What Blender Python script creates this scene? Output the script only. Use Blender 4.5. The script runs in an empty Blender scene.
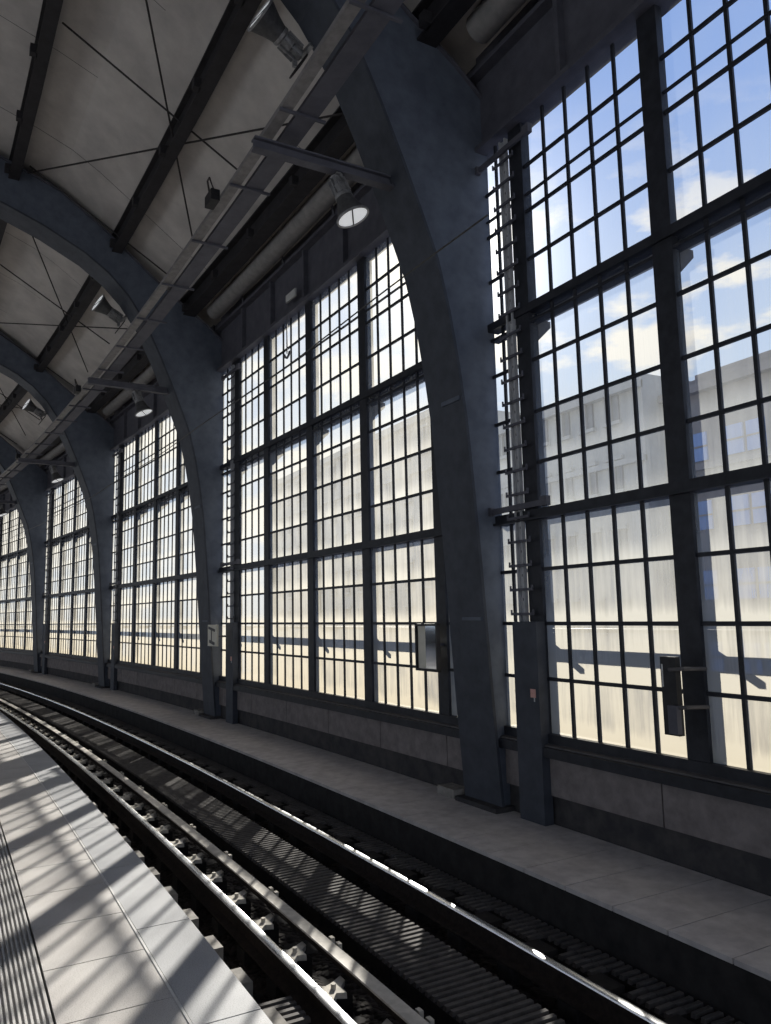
import bpy, bmesh, math, random
from mathutils import Vector, Matrix
random.seed(7)
# ---------------------------------------------------------------- layout
# curved hall: s = arc length along the glazed wall (grows into the distance),
# off = distance from the glazing towards the platform, z = height above eye
EYE = 1.85
R = 227.519; DD = 5.306; S0 = -1.1815; M = 1.9188; G = 1.7892
B = 4 * M + G
CY = DD - R
def W(s, off, z):
    a = s / R
    return Vector((-(R - off) * math.sin(a), CY + (R - off) * math.cos(a), z + EYE))
def scol(k): return S0 + 4 * M + G / 2 + (k - 1) * B     # centre of arched rib k
def sbay(k): return S0 + (k - 1) * B + 2 * M              # centre of bay k
def lerp(a, b, t): return a + (b - a) * t
def interp(x, pts):
    if x <= pts[0][0]: return pts[0][1]
    for (a, b), (c, d) in zip(pts, pts[1:]):
        if x <= c: return lerp(b, d, (x - a) / (c - a))
    return pts[-1][1]

COL = bpy.context.scene.collection
# ---------------------------------------------------------------- materials
def new_mat(name):
    m = bpy.data.materials.new(name); m.use_nodes = True
    nt = m.node_tree
    return m, nt, nt.nodes.get('Principled BSDF')
def N(nt, kind, **kw):
    n = nt.nodes.new(kind)
    for k, v in kw.items():
        if k in n.inputs: n.inputs[k].default_value = v
        else: setattr(n, k, v)
    return n
def noisy(name, c1, c2, scale=6.0, rough=0.7, metal=0.0, bump=0.0, detail=5.0, stretch=None, spec=0.3, lo=.35, hi=.65):
    m, nt, p = new_mat(name)
    tc = N(nt, 'ShaderNodeNewGeometry')
    src = tc.outputs['Position']
    if stretch:
        mp = N(nt, 'ShaderNodeMapping'); mp.inputs['Scale'].default_value = stretch
        nt.links.new(src, mp.inputs['Vector']); src = mp.outputs['Vector']
    nz = N(nt, 'ShaderNodeTexNoise', Scale=scale, Detail=detail, Roughness=.62)
    nt.links.new(src, nz.inputs['Vector'])
    cr = N(nt, 'ShaderNodeValToRGB')
    cr.color_ramp.elements[0].position = lo; cr.color_ramp.elements[0].color = (*c1, 1)
    cr.color_ramp.elements[1].position = hi; cr.color_ramp.elements[1].color = (*c2, 1)
    nt.links.new(nz.outputs['Fac'], cr.inputs['Fac'])
    nt.links.new(cr.outputs['Color'], p.inputs['Base Color'])
    p.inputs['Roughness'].default_value = rough; p.inputs['Metallic'].default_value = metal
    p.inputs['Specular IOR Level'].default_value = spec
    if bump:
        bp = N(nt, 'ShaderNodeBump', Strength=bump, Distance=.02)
        nt.links.new(nz.outputs['Fac'], bp.inputs['Height'])
        nt.links.new(bp.outputs['Normal'], p.inputs['Normal'])
    return m
MAT = {}
MAT['steel'] = noisy('grey_blue_steel_paint', (.082, .096, .130), (.114, .133, .174), 5, .62, bump=.08)  # paint made paler and bluer to stand in for veiling glare
MAT['dark_steel'] = noisy('dark_steel_paint', (.074, .075, .096), (.104, .105, .130), 5, .6)  # also lifted and blued for the glare veil
MAT['roofsteel'] = noisy('dark_roof_steel', (.018, .017, .02), (.03, .028, .033), 5, .7)  # purlin steel, darker than the other steel paints
MAT['dark_flange'] = noisy('shaded_flange_paint', (.040, .046, .062), (.060, .068, .088), 5, .65)  # rib soffit shade put into a darker steel paint; ladder guard shares it
MAT['zinc'] = noisy('bright_zinc', (.36, .37, .40), (.46, .47, .50), 12, .5)
MAT['bar'] = noisy('glazing_bar_paint', (.014, .016, .022), (.028, .030, .04), 8, .55)
MAT['tray'] = noisy('zinc_tray', (.17, .165, .17), (.25, .24, .245), 9, .5, .2)
MAT['trough'] = noisy('dull_zinc_trough', (.075, .072, .078), (.11, .105, .11), 9, .6)
MAT['lamp'] = noisy('cast_aluminium', (.17, .17, .18), (.29, .29, .30), 14, .42, .5)
MAT['lampdark'] = noisy('lamp_reflector_shell', (.055, .055, .06), (.09, .09, .095), 14, .5, .2)
MAT['roof'] = noisy('roof_board', (.42, .395, .385), (.55, .52, .50), 1.6, .85, bump=.05, stretch=(1, 1, 1))
MAT['stone'] = noisy('sill_wall_stone', (.16, .142, .144), (.235, .212, .212), 7, .85, bump=.15)
MAT['plinth'] = noisy('dark_plinth', (.035, .035, .04), (.07, .065, .066), 5, .9, bump=.15)  # base course, darker than the stone band above it
MAT['walk'] = noisy('walkway_concrete', (.43, .405, .41), (.58, .55, .55), 6, .85, bump=.1)
MAT['kerb'] = noisy('kerb_concrete_dark', (.018, .017, .018), (.035, .033, .034), 6, .9, bump=.1)
MAT['sleeper'] = noisy('sleeper_concrete', (.20, .19, .175), (.32, .30, .28), 12, .85, bump=.1)
MAT['mat'] = noisy('ribbed_absorber', (.07, .064, .063), (.12, .11, .107), 14, .8)
MAT['mat_base'] = noisy('absorber_base', (.012, .011, .012), (.025, .022, .022), 14, .9)
MAT['rust'] = noisy('rusty_rail_side', (.014, .010, .009), (.034, .024, .021), 20, .8, bump=.1)
MAT['check'] = noisy('dull_check_rail_top', (.52, .49, .44), (.70, .66, .60), 11, .6, .1)  # dull steel, coloured pale to stand in for sunlight
MAT['chair'] = noisy('sunlit_cast_chair', (.46, .43, .38), (.64, .60, .53), 16, .8, bump=.15)  # pale colour stands in for sun falling on the chairs
MAT['limestone'] = noisy('limestone_facade', (.33, .33, .32), (.42, .42, .41), .6, .9)
MAT['brownwall'] = noisy('brown_grey_facade', (.25, .225, .21), (.33, .30, .285), .5, .9)
MAT['greywin'] = noisy('grey_window_glass', (.12, .13, .15), (.17, .18, .20), 1, .3)
MAT['cream'] = noisy('cream_panel', (.62, .60, .52), (.72, .70, .62), 6, .6)
MAT['pink'] = noisy('faded_pink_sticker', (.55, .30, .27), (.65, .38, .34), 20, .6)
MAT['white'] = noisy('off_white_plate', (.55, .56, .56), (.65, .66, .66), 12, .5)
MAT['wire'] = noisy('galvanised_wire', (.06, .06, .06), (.1, .1, .1), 20, .5, .3)
MAT['duct'] = noisy('grey_duct_paint', (.19, .185, .19), (.26, .25, .25), 7, .6)
MAT['rod'] = noisy('dark_tie_rod', (.02, .018, .02), (.035, .03, .032), 10, .6)
MAT['blackbox'] = noisy('black_housing', (.012, .012, .015), (.024, .024, .028), 12, .5)
m, nt, p = new_mat('polished_rail_head'); p.inputs['Base Color'].default_value = (.90, .91, .93, 1)
p.inputs['Metallic'].default_value = 1; p.inputs['Roughness'].default_value = .27; MAT['railhead'] = m
m, nt, p = new_mat('mirror_silver'); p.inputs['Base Color'].default_value = (.8, .84, .9, 1)
p.inputs['Metallic'].default_value = 1; p.inputs['Roughness'].default_value = .08; MAT['mirror'] = m
m, nt, p = new_mat('blue_window_glass'); p.inputs['Base Color'].default_value = (.22, .34, .62, 1)  # blue of the reflected sky put into the base colour
p.inputs['Metallic'].default_value = .0; p.inputs['Roughness'].default_value = .25; MAT['bluewin'] = m
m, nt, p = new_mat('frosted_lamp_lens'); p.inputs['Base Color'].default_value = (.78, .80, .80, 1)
p.inputs['Roughness'].default_value = .35; p.inputs['Emission Color'].default_value = (.95, .97, 1, 1); p.inputs['Emission Strength'].default_value = .42; MAT['lens'] = m  # weak emission stands in for window light reflected by the lens
# ballast
def ballast_mat():
    m, nt, p = new_mat('dark_ballast')
    g = N(nt, 'ShaderNodeNewGeometry')
    v = N(nt, 'ShaderNodeTexVoronoi', Scale=22.0); nt.links.new(g.outputs['Position'], v.inputs['Vector'])
    cr = N(nt, 'ShaderNodeValToRGB')
    cr.color_ramp.elements[0].color = (.010, .008, .008, 1); cr.color_ramp.elements[1].color = (.036, .030, .029, 1)
    sp = N(nt, 'ShaderNodeSeparateColor'); nt.links.new(v.outputs['Color'], sp.inputs['Color'])
    nt.links.new(sp.outputs['Red'], cr.inputs['Fac']); nt.links.new(cr.outputs['Color'], p.inputs['Base Color'])
    b = N(nt, 'ShaderNodeBump', Strength=.9, Distance=.04); b.invert = True
    nt.links.new(v.outputs['Distance'], b.inputs['Height']); nt.links.new(b.outputs['Normal'], p.inputs['Normal'])
    p.inputs['Roughness'].default_value = .9; p.inputs['Specular IOR Level'].default_value = .15
    return m
MAT['ballast'] = ballast_mat()
def granite(name, c1, c2, speck):
    m, nt, p = new_mat(name)
    g = N(nt, 'ShaderNodeNewGeometry')
    n1 = N(nt, 'ShaderNodeTexNoise', Scale=2.2, Detail=4.0); n2 = N(nt, 'ShaderNodeTexNoise', Scale=170.0, Detail=2.0)
    n3 = N(nt, 'ShaderNodeTexVoronoi', Scale=5.0)
    for n in (n1, n2, n3): nt.links.new(g.outputs['Position'], n.inputs['Vector'])
    cr = N(nt, 'ShaderNodeValToRGB'); cr.color_ramp.elements[0].position = .3; cr.color_ramp.elements[1].position = .7
    cr.color_ramp.elements[0].color = (*c1, 1); cr.color_ramp.elements[1].color = (*c2, 1)
    nt.links.new(n1.outputs['Fac'], cr.inputs['Fac'])
    c3 = N(nt, 'ShaderNodeValToRGB'); c3.color_ramp.elements[0].position = .36; c3.color_ramp.elements[1].position = .5
    c3.color_ramp.elements[0].color = (*speck, 1); c3.color_ramp.elements[1].color = (1, 1, 1, 1)
    nt.links.new(n2.outputs['Fac'], c3.inputs['Fac'])
    c4 = N(nt, 'ShaderNodeValToRGB'); c4.color_ramp.elements[0].position = .02; c4.color_ramp.elements[1].position = .035
    c4.color_ramp.elements[0].color = (.35, .33, .32, 1); c4.color_ramp.elements[1].color = (1, 1, 1, 1)
    nt.links.new(n3.outputs['Distance'], c4.inputs['Fac'])
    m1 = N(nt, 'ShaderNodeMix', data_type='RGBA', blend_type='MULTIPLY'); m1.inputs[0].default_value = 1
    m2 = N(nt, 'ShaderNodeMix', data_type='RGBA', blend_type='MULTIPLY'); m2.inputs[0].default_value = .8
    nt.links.new(cr.outputs['Color'], m1.inputs[6]); nt.links.new(c3.outputs['Color'], m1.inputs[7])
    nt.links.new(m1.outputs[2], m2.inputs[6]); nt.links.new(c4.outputs['Color'], m2.inputs[7])
    nt.links.new(m2.outputs[2], p.inputs['Base Color'])
    p.inputs['Roughness'].default_value = .55; p.inputs['Specular IOR Level'].default_value = .35
    return m
MAT['slab'] = granite('pale_granite_slab', (.46, .435, .42), (.60, .575, .555), (.70, .69, .68))
MAT['edge'] = granite('grey_granite_edge', (.36, .365, .385), (.47, .475, .49), (.72, .71, .70))
MAT['tactile'] = granite('tactile_ribs', (.40, .39, .385), (.52, .51, .50), (.70, .69, .68))
MAT['groove'] = noisy('dark_groove', (.05, .05, .055), (.09, .09, .095), 20, .9)
MAT['slot'] = noisy('metal_joint_strip', (.55, .54, .53), (.66, .65, .64), 20, .5)
def glass_mat(name, ramp, cream, high=(.29, .305, .305, 1)):
    """old glass: clear pane under dust streaks and frost; frost grows towards the lowest rows"""
    m = bpy.data.materials.new(name); m.use_nodes = True
    nt = m.node_tree; nt.nodes.clear(); L = nt.links.new
    out = N(nt, 'ShaderNodeOutputMaterial')
    geo = N(nt, 'ShaderNodeNewGeometry'); sep = N(nt, 'ShaderNodeSeparateXYZ'); L(geo.outputs['Position'], sep.inputs[0])
    m0 = N(nt, 'ShaderNodeMapRange'); m0.inputs[1].default_value = EYE - 1.5; m0.inputs[2].default_value = EYE + 5.5
    L(sep.outputs['Z'], m0.inputs[0])
    mr = N(nt, 'ShaderNodeValToRGB'); el = mr.color_ramp.elements
    while len(el) < len(ramp): el.new(.5)
    for e_, (z_, v_) in zip(el, ramp): e_.position = (z_ + 1.5) / 7; e_.color = (v_, v_, v_, 1)
    L(m0.outputs[0], mr.inputs[0])
    uv = N(nt, 'ShaderNodeUVMap'); us = N(nt, 'ShaderNodeSeparateXYZ'); L(uv.outputs[0], us.inputs[0])
    # dust caught at the lower edge of every pane
    fr = N(nt, 'ShaderNodeMath', operation='FRACT'); L(us.outputs['Y'], fr.inputs[0])
    ed = N(nt, 'ShaderNodeMapRange'); ed.inputs[1].default_value = 0; ed.inputs[2].default_value = .42
    ed.inputs[3].default_value = 1; ed.inputs[4].default_value = 0; ed.interpolation_type = 'SMOOTHSTEP'
    L(fr.outputs[0], ed.inputs[0])
    # per pane variation
    fl = N(nt, 'ShaderNodeVectorMath', operation='FLOOR'); L(uv.outputs[0], fl.inputs[0])
    wn = N(nt, 'ShaderNodeTexWhiteNoise', noise_dimensions='2D'); L(fl.outputs[0], wn.inputs['Vector'])
    # streaks run down the glass
    mp = N(nt, 'ShaderNodeMapping'); mp.inputs['Scale'].default_value = (9, 9, .55); L(geo.outputs['Position'], mp.inputs['Vector'])
    st = N(nt, 'ShaderNodeTexNoise', Scale=2.6, Detail=6.0, Roughness=.65); L(mp.outputs[0], st.inputs['Vector'])
    pt = N(nt, 'ShaderNodeTexNoise', Scale=1.6, Detail=4.0); L(geo.outputs['Position'], pt.inputs['Vector'])
    def ma(op, a, b):
        n = N(nt, 'ShaderNodeMath', operation=op)
        for i, x in enumerate((a, b)):
            if isinstance(x, (int, float)): n.inputs[i].default_value = x
            else: L(x, n.inputs[i])
        return n.outputs[0]
    var = ma('ADD', ma('MULTIPLY', ma('SUBTRACT', st.outputs['Fac'], .5), .9), ma('MULTIPLY', ma('SUBTRACT', pt.outputs['Fac'], .5), .9))
    var = ma('ADD', var, ma('MULTIPLY', ma('SUBTRACT', wn.outputs['Value'], .5), .35))
    var = ma('ADD', var, ma('MULTIPLY', ed.outputs[0], .55))
    fac = ma('MULTIPLY', mr.outputs[0], ma('ADD', var, .85))
    cl = N(nt, 'ShaderNodeClamp'); cl.inputs[1].default_value = .02; cl.inputs[2].default_value = .95; L(fac, cl.inputs[0])
    tr = N(nt, 'ShaderNodeBsdfTransparent'); tr.inputs[0].default_value = (.93, .95, .965, 1)
    # frost colour: warm dust at the bottom of the wall
    zc = N(nt, 'ShaderNodeMapRange'); zc.inputs[1].default_value = EYE + 1.2; zc.inputs[2].default_value = EYE - 1.3; L(sep.outputs['Z'], zc.inputs[0])
    mx = N(nt, 'ShaderNodeMix', data_type='RGBA'); L(zc.outputs[0], mx.inputs[0])
    mx.inputs[6].default_value = high; mx.inputs[7].default_value = cream
    tl = N(nt, 'ShaderNodeBsdfTranslucent'); L(mx.outputs[2], tl.inputs[0])
    ms = N(nt, 'ShaderNodeMixShader'); L(cl.outputs[0], ms.inputs[0]); L(tr.outputs[0], ms.inputs[1]); L(tl.outputs[0], ms.inputs[2])
    L(ms.outputs[0], out.inputs[0])
    return m
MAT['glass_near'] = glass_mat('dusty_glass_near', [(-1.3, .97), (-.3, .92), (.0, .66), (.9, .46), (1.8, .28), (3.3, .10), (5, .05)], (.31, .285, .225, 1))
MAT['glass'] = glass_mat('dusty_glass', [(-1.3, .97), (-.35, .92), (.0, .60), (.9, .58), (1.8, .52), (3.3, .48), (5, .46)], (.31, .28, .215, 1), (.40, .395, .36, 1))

# ---------------------------------------------------------------- mesh builder
class MB:
    def __init__(self): self.bm = bmesh.new()
    def hexa(self, p):
        v = [self.bm.verts.new(q) for q in p]
        for f in ((0, 3, 2, 1), (4, 5, 6, 7), (0, 1, 5, 4), (1, 2, 6, 5), (2, 3, 7, 6), (3, 0, 4, 7)):
            self.bm.faces.new([v[i] for i in f])
    def sweep(self, rings, close=True, cap=True):
        """rings: lists of points, one ring per station"""
        vs = [[self.bm.verts.new(q) for q in r] for r in rings]
        n = len(rings[0])
        for a, b in zip(vs, vs[1:]):
            for i in range(n if close else n - 1):
                j = (i + 1) % n
                self.bm.faces.new((a[i], a[j], b[j], b[i]))
        if cap and close:
            self.bm.faces.new(vs[0]); self.bm.faces.new(vs[-1])
    def cbox(self, s0, s1, o0, o1, z0, z1, step=2.5):
        n = max(1, int(math.ceil(abs(s1 - s0) / step)))
        self.sweep([[W(s, o0, z0), W(s, o1, z0), W(s, o1, z1), W(s, o0, z1)] for s in (lerp(s0, s1, i / n) for i in range(n + 1))])
    def cprof(self, s0, s1, prof, step=2.5):
        n = max(1, int(math.ceil(abs(s1 - s0) / step)))
        self.sweep([[W(s, o, z) for o, z in prof] for s in (lerp(s0, s1, i / n) for i in range(n + 1))])
    def bar(self, a, b, w, h=None, up=(0, 0, 1)):
        h = h or w; a = Vector(a); b = Vector(b); d = (b - a).normalized()
        x = d.cross(Vector(up))
        if x.length < 1e-4: x = d.cross(Vector((1, 0, 0)))
        x.normalize(); y = x.cross(d)
        r = lambda c: [c + x * (w / 2 * i) + y * (h / 2 * j) for i, j in ((-1, -1), (1, -1), (1, 1), (-1, 1))]
        self.sweep([r(a), r(b)])
    def tube(self, pts, rad, n=8, rads=None):
        pts = [Vector(q) for q in pts]; rings = []
        for i, q in enumerate(pts):
            d = (pts[min(i + 1, len(pts) - 1)] - pts[max(i - 1, 0)]).normalized()
            x = d.cross(Vector((0, 0, 1)))
            if x.length < 1e-3: x = d.cross(Vector((1, 0, 0)))
            x.normalize(); y = x.cross(d); r = rads[i] if rads else rad
            rings.append([q + (x * math.cos(t) + y * math.sin(t)) * r for t in (2 * math.pi * k / n for k in range(n))])
        self.sweep(rings)
    def lathe(self, prof, mtx, n=24, ring=False):
        if ring: prof = prof + [prof[0]]
        rings = [[mtx @ Vector((r * math.cos(t), r * math.sin(t), z)) for t in (2 * math.pi * k / n for k in range(n))] for r, z in prof]
        self.sweep(rings, cap=not ring)
    def build(self, name, mat, parent=None, bevel=0, smooth=False):
        if bevel:
            es = [e for e in self.bm.edges if len(e.link_faces) == 2 and e.calc_face_angle(0) > .6]
            bmesh.ops.bevel(self.bm, geom=es, offset=bevel, segments=1, affect='EDGES')
        bmesh.ops.recalc_face_normals(self.bm, faces=self.bm.faces)
        me = bpy.data.meshes.new(name)
        base = parent_inv(parent)
        if base is not None: self.bm.transform(base)
        self.bm.to_mesh(me); self.bm.free()
        me.materials.append(mat)
        if smooth:
            for f in me.polygons: f.use_smooth = True
            try: me.set_sharp_from_angle(angle=math.radians(35))
            except Exception: pass
        o = bpy.data.objects.new(name, me); COL.objects.link(o)
        if parent is not None: o.parent = parent
        return o
WM = {}
def parent_inv(par):
    if par is None: return None
    m = Matrix.Identity(4); q = par
    while q is not None:
        m = WM.get(q.name, Matrix.Identity(4)) @ m; q = q.parent
    return m.inverted()
def tag(o, label=None, cat=None, group=None, kind=None):
    if label: o['label'] = label
    if cat: o['category'] = cat
    if group: o['group'] = group
    if kind: o['kind'] = kind
    return o
def anchor(s, off=0, z=-EYE):
    return Matrix.Translation(W(s, off, z)) @ Matrix.Rotation(s / R, 4, 'Z')
def empty(name, s=0, off=0, z=-EYE):
    e = bpy.data.objects.new(name, None); COL.objects.link(e)
    m = anchor(s, off, z)
    e.location = m.to_translation(); e.rotation_euler = (0, 0, s / R)
    e.empty_display_size = .2
    WM[e.name] = m
    return e
def children_of(o): return [c for c in COL.objects if c.parent == o]
def copy_tree(o, s, off=0, z=-EYE):
    """a thing moved to another place on the curve, with copies of its parts and sub-parts"""
    def rec(src, par):
        c = src.copy(); COL.objects.link(c)
        if par is not None: c.parent = par
        for ch in kids.get(src.name, ()): rec(ch, c)
        return c
    kids = {}
    for q in COL.objects:
        if q.parent is not None: kids.setdefault(q.parent.name, []).append(q)
    r = rec(o, None); m = anchor(s, off, z)
    r.location = m.to_translation(); r.rotation_euler = (0, 0, s / R)
    WM[r.name] = m
    return r
ORD = ['', 'first', 'second', 'third', 'fourth', 'fifth', 'sixth', 'seventh']

# ================================================================= SETTING
S_A, S_B = -16.0, 78.0                # stretch of hall that is built
# platform ---------------------------------------------------------
mb = MB(); mb.cbox(S_A, S_B, 4.06, 15.5, -2.75, -1.93)
floor = mb.build('floor', MAT['groove']); tag(floor, kind='structure')
mb = MB(); k = -16.0 + 1.39 - 1.32
while k < 60:
    mb.cbox(k + .005, k + 1.315, 3.99, 4.306, -2.02, -1.85); k += 1.32
mb.build('edge_slab', MAT['edge'], floor)
mb = MB(); k = 4.877 - .66 * 32
while k < 60:
    mb.cbox(k + .005, k + .655, 4.325, 4.852, -1.95, -1.85)
    k += .66
mb.build('paving_slab', MAT['slab'], floor)
mb = MB(); mb.cbox(S_A, 60, 4.309, 4.322, -1.93, -1.846); mb.build('joint_strip', MAT['slot'], floor)
mb = MB(); mb.cbox(S_A, 60, 4.860, 5.46, -1.93, -1.858)
for i in range(24):
    o = 4.866 + i * .0248
    mb.cprof(S_A, 60, [(o, -1.86), (o + .013, -1.86), (o + .0105, -1.848), (o + .0025, -1.848)])
mb.build('tactile_strip', MAT['tactile'], floor)
mb = MB()
for j in range(15):
    o = 5.466 + j * .66; k = -16.0
    mb.cbox(S_A, 60, o, o + .657, -1.93, -1.85)
mb.build('paving_slab', MAT['slab'], floor)
# track bed --------------------------------------------------------
mb = MB(); mb.cbox(S_A, S_B, 1.0, 4.2, -3.0, -2.74); tag(mb.build('trackbed', MAT['kerb']), kind='structure')
bm_ = MB(); ns, no = 420, 34
grid = []
for i in range(ns + 1):
    s = S_A + (60 - S_A) * (i / ns) ** 1.0
    grid.append([bm_.bm.verts.new(W(s, 1.06 + 2.98 * j / no, -2.61 + random.uniform(-.03, .03))) for j in range(no + 1)])
for i in range(ns):
    for j in range(no):
        bm_.bm.faces.new((grid[i][j], grid[i + 1][j], grid[i + 1][j + 1], grid[i][j + 1]))
bal = bm_.build('ballast', MAT['ballast'])
tag(bal, 'dark brown ballast stones lying between and around the rails', 'ballast', kind='stuff')
# walkway under the windows -----------------------------------------
mb = MB(); mb.cbox(S_A, S_B, -.25, 1.08, -2.95, -2.14)
walk = mb.build('side_walkway', MAT['kerb']); tag(walk, kind='structure')
mb = MB(); k = -16.0
while k < 60:
    mb.cbox(k + .006, k + .494, .02, 1.125, -2.155, -2.12); k += .5
mb.build('cover_slab', MAT['walk'], walk)
# low stone wall ----------------------------------------------------
mb = MB(); mb.cbox(S_A, S_B, -.30, .0, -2.95, -1.34)
wall = mb.build('wall_right', MAT['plinth']); tag(wall, kind='structure')
mb = MB(); k = -16.2
while k < 60:
    mb.cbox(k + .008, k + 1.62, -.02, .045, -1.84, -1.47); k += 1.628
mb.build('stone_band', MAT['stone'], wall, bevel=.006)
mb = MB(); mb.cprof(S_A, S_B, [(-.2, -1.36), (.0, -1.34), (.13, -1.365), (.13, -1.46), (-.2, -1.46)])
mb.build('sill_ledge', MAT['bar'], wall)
mb = MB(); mb.cprof(S_A, S_B, [(.0, -1.322), (.105, -1.345), (.105, -1.358), (.0, -1.345)])
mb.build('sill_flashing', MAT['trough'], wall)
# plate girder over the windows --------------------------------------
for k in range(0, 8):
    s0, s1 = scol(k - 1) + .25, scol(k) - .25
    mb = MB(); mb.cbox(s0 - .25, s1 + .25, -.16, -.02, 5.46, 6.75); mb.cbox(s0, s1, -.02, .03, 5.46, 6.75)
    t = mb.build('trim_%d' % (k + 1), MAT['dark_steel']); tag(t, kind='structure')
    mb = MB(); mb.cbox(s0, s1, -.16, .14, 5.42, 5.48); mb.cbox(s0, s1, -.15, .16, 6.38, 6.44)
    mb.build('flange', MAT['dark_steel'], t)
    mb = MB()
    for j in range(1, 6):
        s = lerp(s0, s1, j / 6); mb.cbox(s - .03, s + .03, .03, .12, 5.48, 6.38)
    mb.build('stiffener', MAT['dark_steel'], t)
# rounded cove between girder and roof
cove = []
for i in range(9):
    t = math.radians(100 + 170 * i / 8); cove.append((.55 + .30 * math.cos(t) * -1 - .05, 6.72 + .30 * math.sin(t)))
# roof ---------------------------------------------------------------
ROOF = [(-.15, 6.66), (.25, 6.78), (.6, 6.95), (1.0, 7.17), (1.43, 7.46), (2.0, 7.88), (2.5, 8.24), (3.0, 8.60), (3.5, 8.90), (4.1, 9.14),
        (4.63, 9.31), (5.5, 9.6), (6.5, 9.9), (8.0, 10.22), (9.5, 10.42), (11.0, 10.5)]
ROOF = ROOF + [(22 - a, b) for a, b in reversed(ROOF[:-1])]
mb = MB()
prof = ROOF + [(a, b + .14) for a, b in reversed(ROOF)]
mb.cprof(S_A, S_B, prof, 4.0)
ceil = mb.build('ceiling', MAT['roof']); tag(ceil, kind='structure')
mb = MB()
s = S_A + .4
while s < 60:                                        # board joints across the vault
    mb.sweep([[W(s - .006, a, b - .004), W(s + .006, a, b - .004), W(s + .006, a, b + .02), W(s - .006, a, b + .02)] for a, b in ROOF])
    s += B / 4
mb.build('board_joint', MAT['trough'], ceil)
# far side of the hall (other glazed wall, kept simple)
mb = MB(); mb.cbox(S_A, S_B, 21.9, 22.15, -2.9, -1.0, 4); mb.cbox(S_A, S_B, 21.9, 22.15, 5.8, 6.9, 4)
wb = mb.build('wall_left', MAT['plinth']); tag(wb, kind='structure')
mb = MB(); mb.cbox(S_A, S_B, 15.5, 22.0, -2.95, -2.75, 4); tag(mb.build('floor_track_side', MAT['kerb']), kind='structure')
mb = MB()
for k in range(-1, 8): mb.cbox(scol(k) - .35, scol(k) + .35, 21.6, 22.2, -2.8, 6.9)
mb.build('wall_pier', MAT['dark_steel'], wb)

# ================================================================= WINDOWS
ROWS = [-1.27, -.70, -.14, .42, 1.0, 1.55, 2.10, 2.67, 3.24, 3.81, 4.36, 4.89, 5.6]
CELL = [.11, .442, .787, 1.132, 1.477, M - .11]
def window(k, mat):
    sc = sbay(k)
    w = empty('window_%d' % k, sc); tag(w, kind='structure')
    for i in range(5):
        s = sc + (i - 2) * M
        a, b = (s - .49, s - .06) if i == 4 and k >= 2 else (s - .11, s + .11)
        mb = MB(); mb.cbox(a, b, -.05, .03, -1.34, 5.7); mb.cbox(s - .025, s + .025, -.16, -.05, -1.34, 5.7)
        mb.build('post' if i in (0, 4) else 'mullion', MAT['bar'], w)
    e0, e1 = sc - 2 * M - .60, sc + 2 * M + .60
    mb = MB(); mb.cbox(e0, e1, -.10, .055, .955, 1.05); mb.cbox(e0, e1, -.10, .09, .94, .962); mb.build('transom', MAT['bar'], w)
    mb = MB(); mb.cbox(e0, e1, -.10, .055, 3.20, 3.29); mb.cbox(e0, e1, -.10, .02, 3.085, 3.115); mb.build('transom', MAT['bar'], w)
    mb = MB(); mb.cbox(e0, e1, -.10, .05, -1.35, -1.24); mb.build('bottom_rail', MAT['bar'], w)
    spans = [(sc + (i - 2) * M, CELL) for i in range(4)]
    if k >= 2: spans[3] = (sc + M, [.11, .442, .787, 1.132, M - .49])
    spans += [(sc + 2 * M, [.11, .385, .60] if k < 2 else [-.06, .29, .60]), (sc - 2 * M - .60, [0, .215, .49])]
    for n, (s, cells) in enumerate(spans):
        mb = MB()
        for c in cells[1:-1]: mb.cbox(s + c - .0175, s + c + .0175, -.014, .010, -1.3, 5.7)
        for j, z in enumerate(ROWS[1:-1], 1):
            if z in (1.0, 3.24): continue
            mb.cbox(s + cells[0], s + cells[-1], -.014, .012, z - .0175, z + .0175)
        mb.cbox(s + cells[0], s + cells[-1], -.02, .015, 4.548, 4.564)
        mb.build('glazing_bars', MAT['bar'], w)
        gb = MB(); uvl = gb.bm.loops.layers.uv.new('UVMap')
        for ci, (a, b) in enumerate(zip(cells, cells[1:])):
            for ri, (z0, z1) in enumerate(zip(ROWS, ROWS[1:])):
                vs = [gb.bm.verts.new(W(s + q, -.008, z)) for q, z in ((a, z0), (a, z1), (b, z1), (b, z0))]
                f = gb.bm.faces.new(vs); u0 = k * 97 + n * 11 + ci
                for lp, (uu, vv) in zip(f.loops, ((.001, .001), (.001, .999), (.999, .999), (.999, .001))): lp[uvl].uv = (u0 + uu, ri + vv)
        gb.build('glass', mat, w)
    return w
for k in range(1, 7): window(k, MAT['glass_near'] if k == 1 else MAT['glass'])
WIN0 = window(0, MAT['glass_near'])

# catwalk ledges outside the glass
def ledge(name, k, z, e0, e1, arm):
    sc = sbay(k); t = empty(name, sc, -.3, z)
    mb = MB(); mb.cbox(sc - 2 * M - .5, sc + 2 * M + .5, -e1, -e0, z - (.02 if arm > .4 else .10), z + .02); mb.build('plank', MAT['trough'] if arm > .4 else MAT['zinc'], t)
    for i in range(5):
        s = sc + (i - 2) * M
        mb = MB()
        if arm > .4: mb.cbox(s - .03, s + .03, -arm, -.055, z - .07, z - .02)
        else:
            h = .03
            P = [(-.16, z - .10), (-arm, z - .10), (-arm, z - .17), (-.16, z - .34)]
            mb.sweep([[W(s - h, o, zz) for o, zz in P], [W(s + h, o, zz) for o, zz in P]])
        mb.build('bracket', MAT['trough'], t)
    return t
WHERE = {1: 'nearest glazed bay', 2: 'second glazed bay', 3: 'third glazed bay', 4: 'fourth glazed bay', 5: 'farthest glazed bay'}
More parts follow.
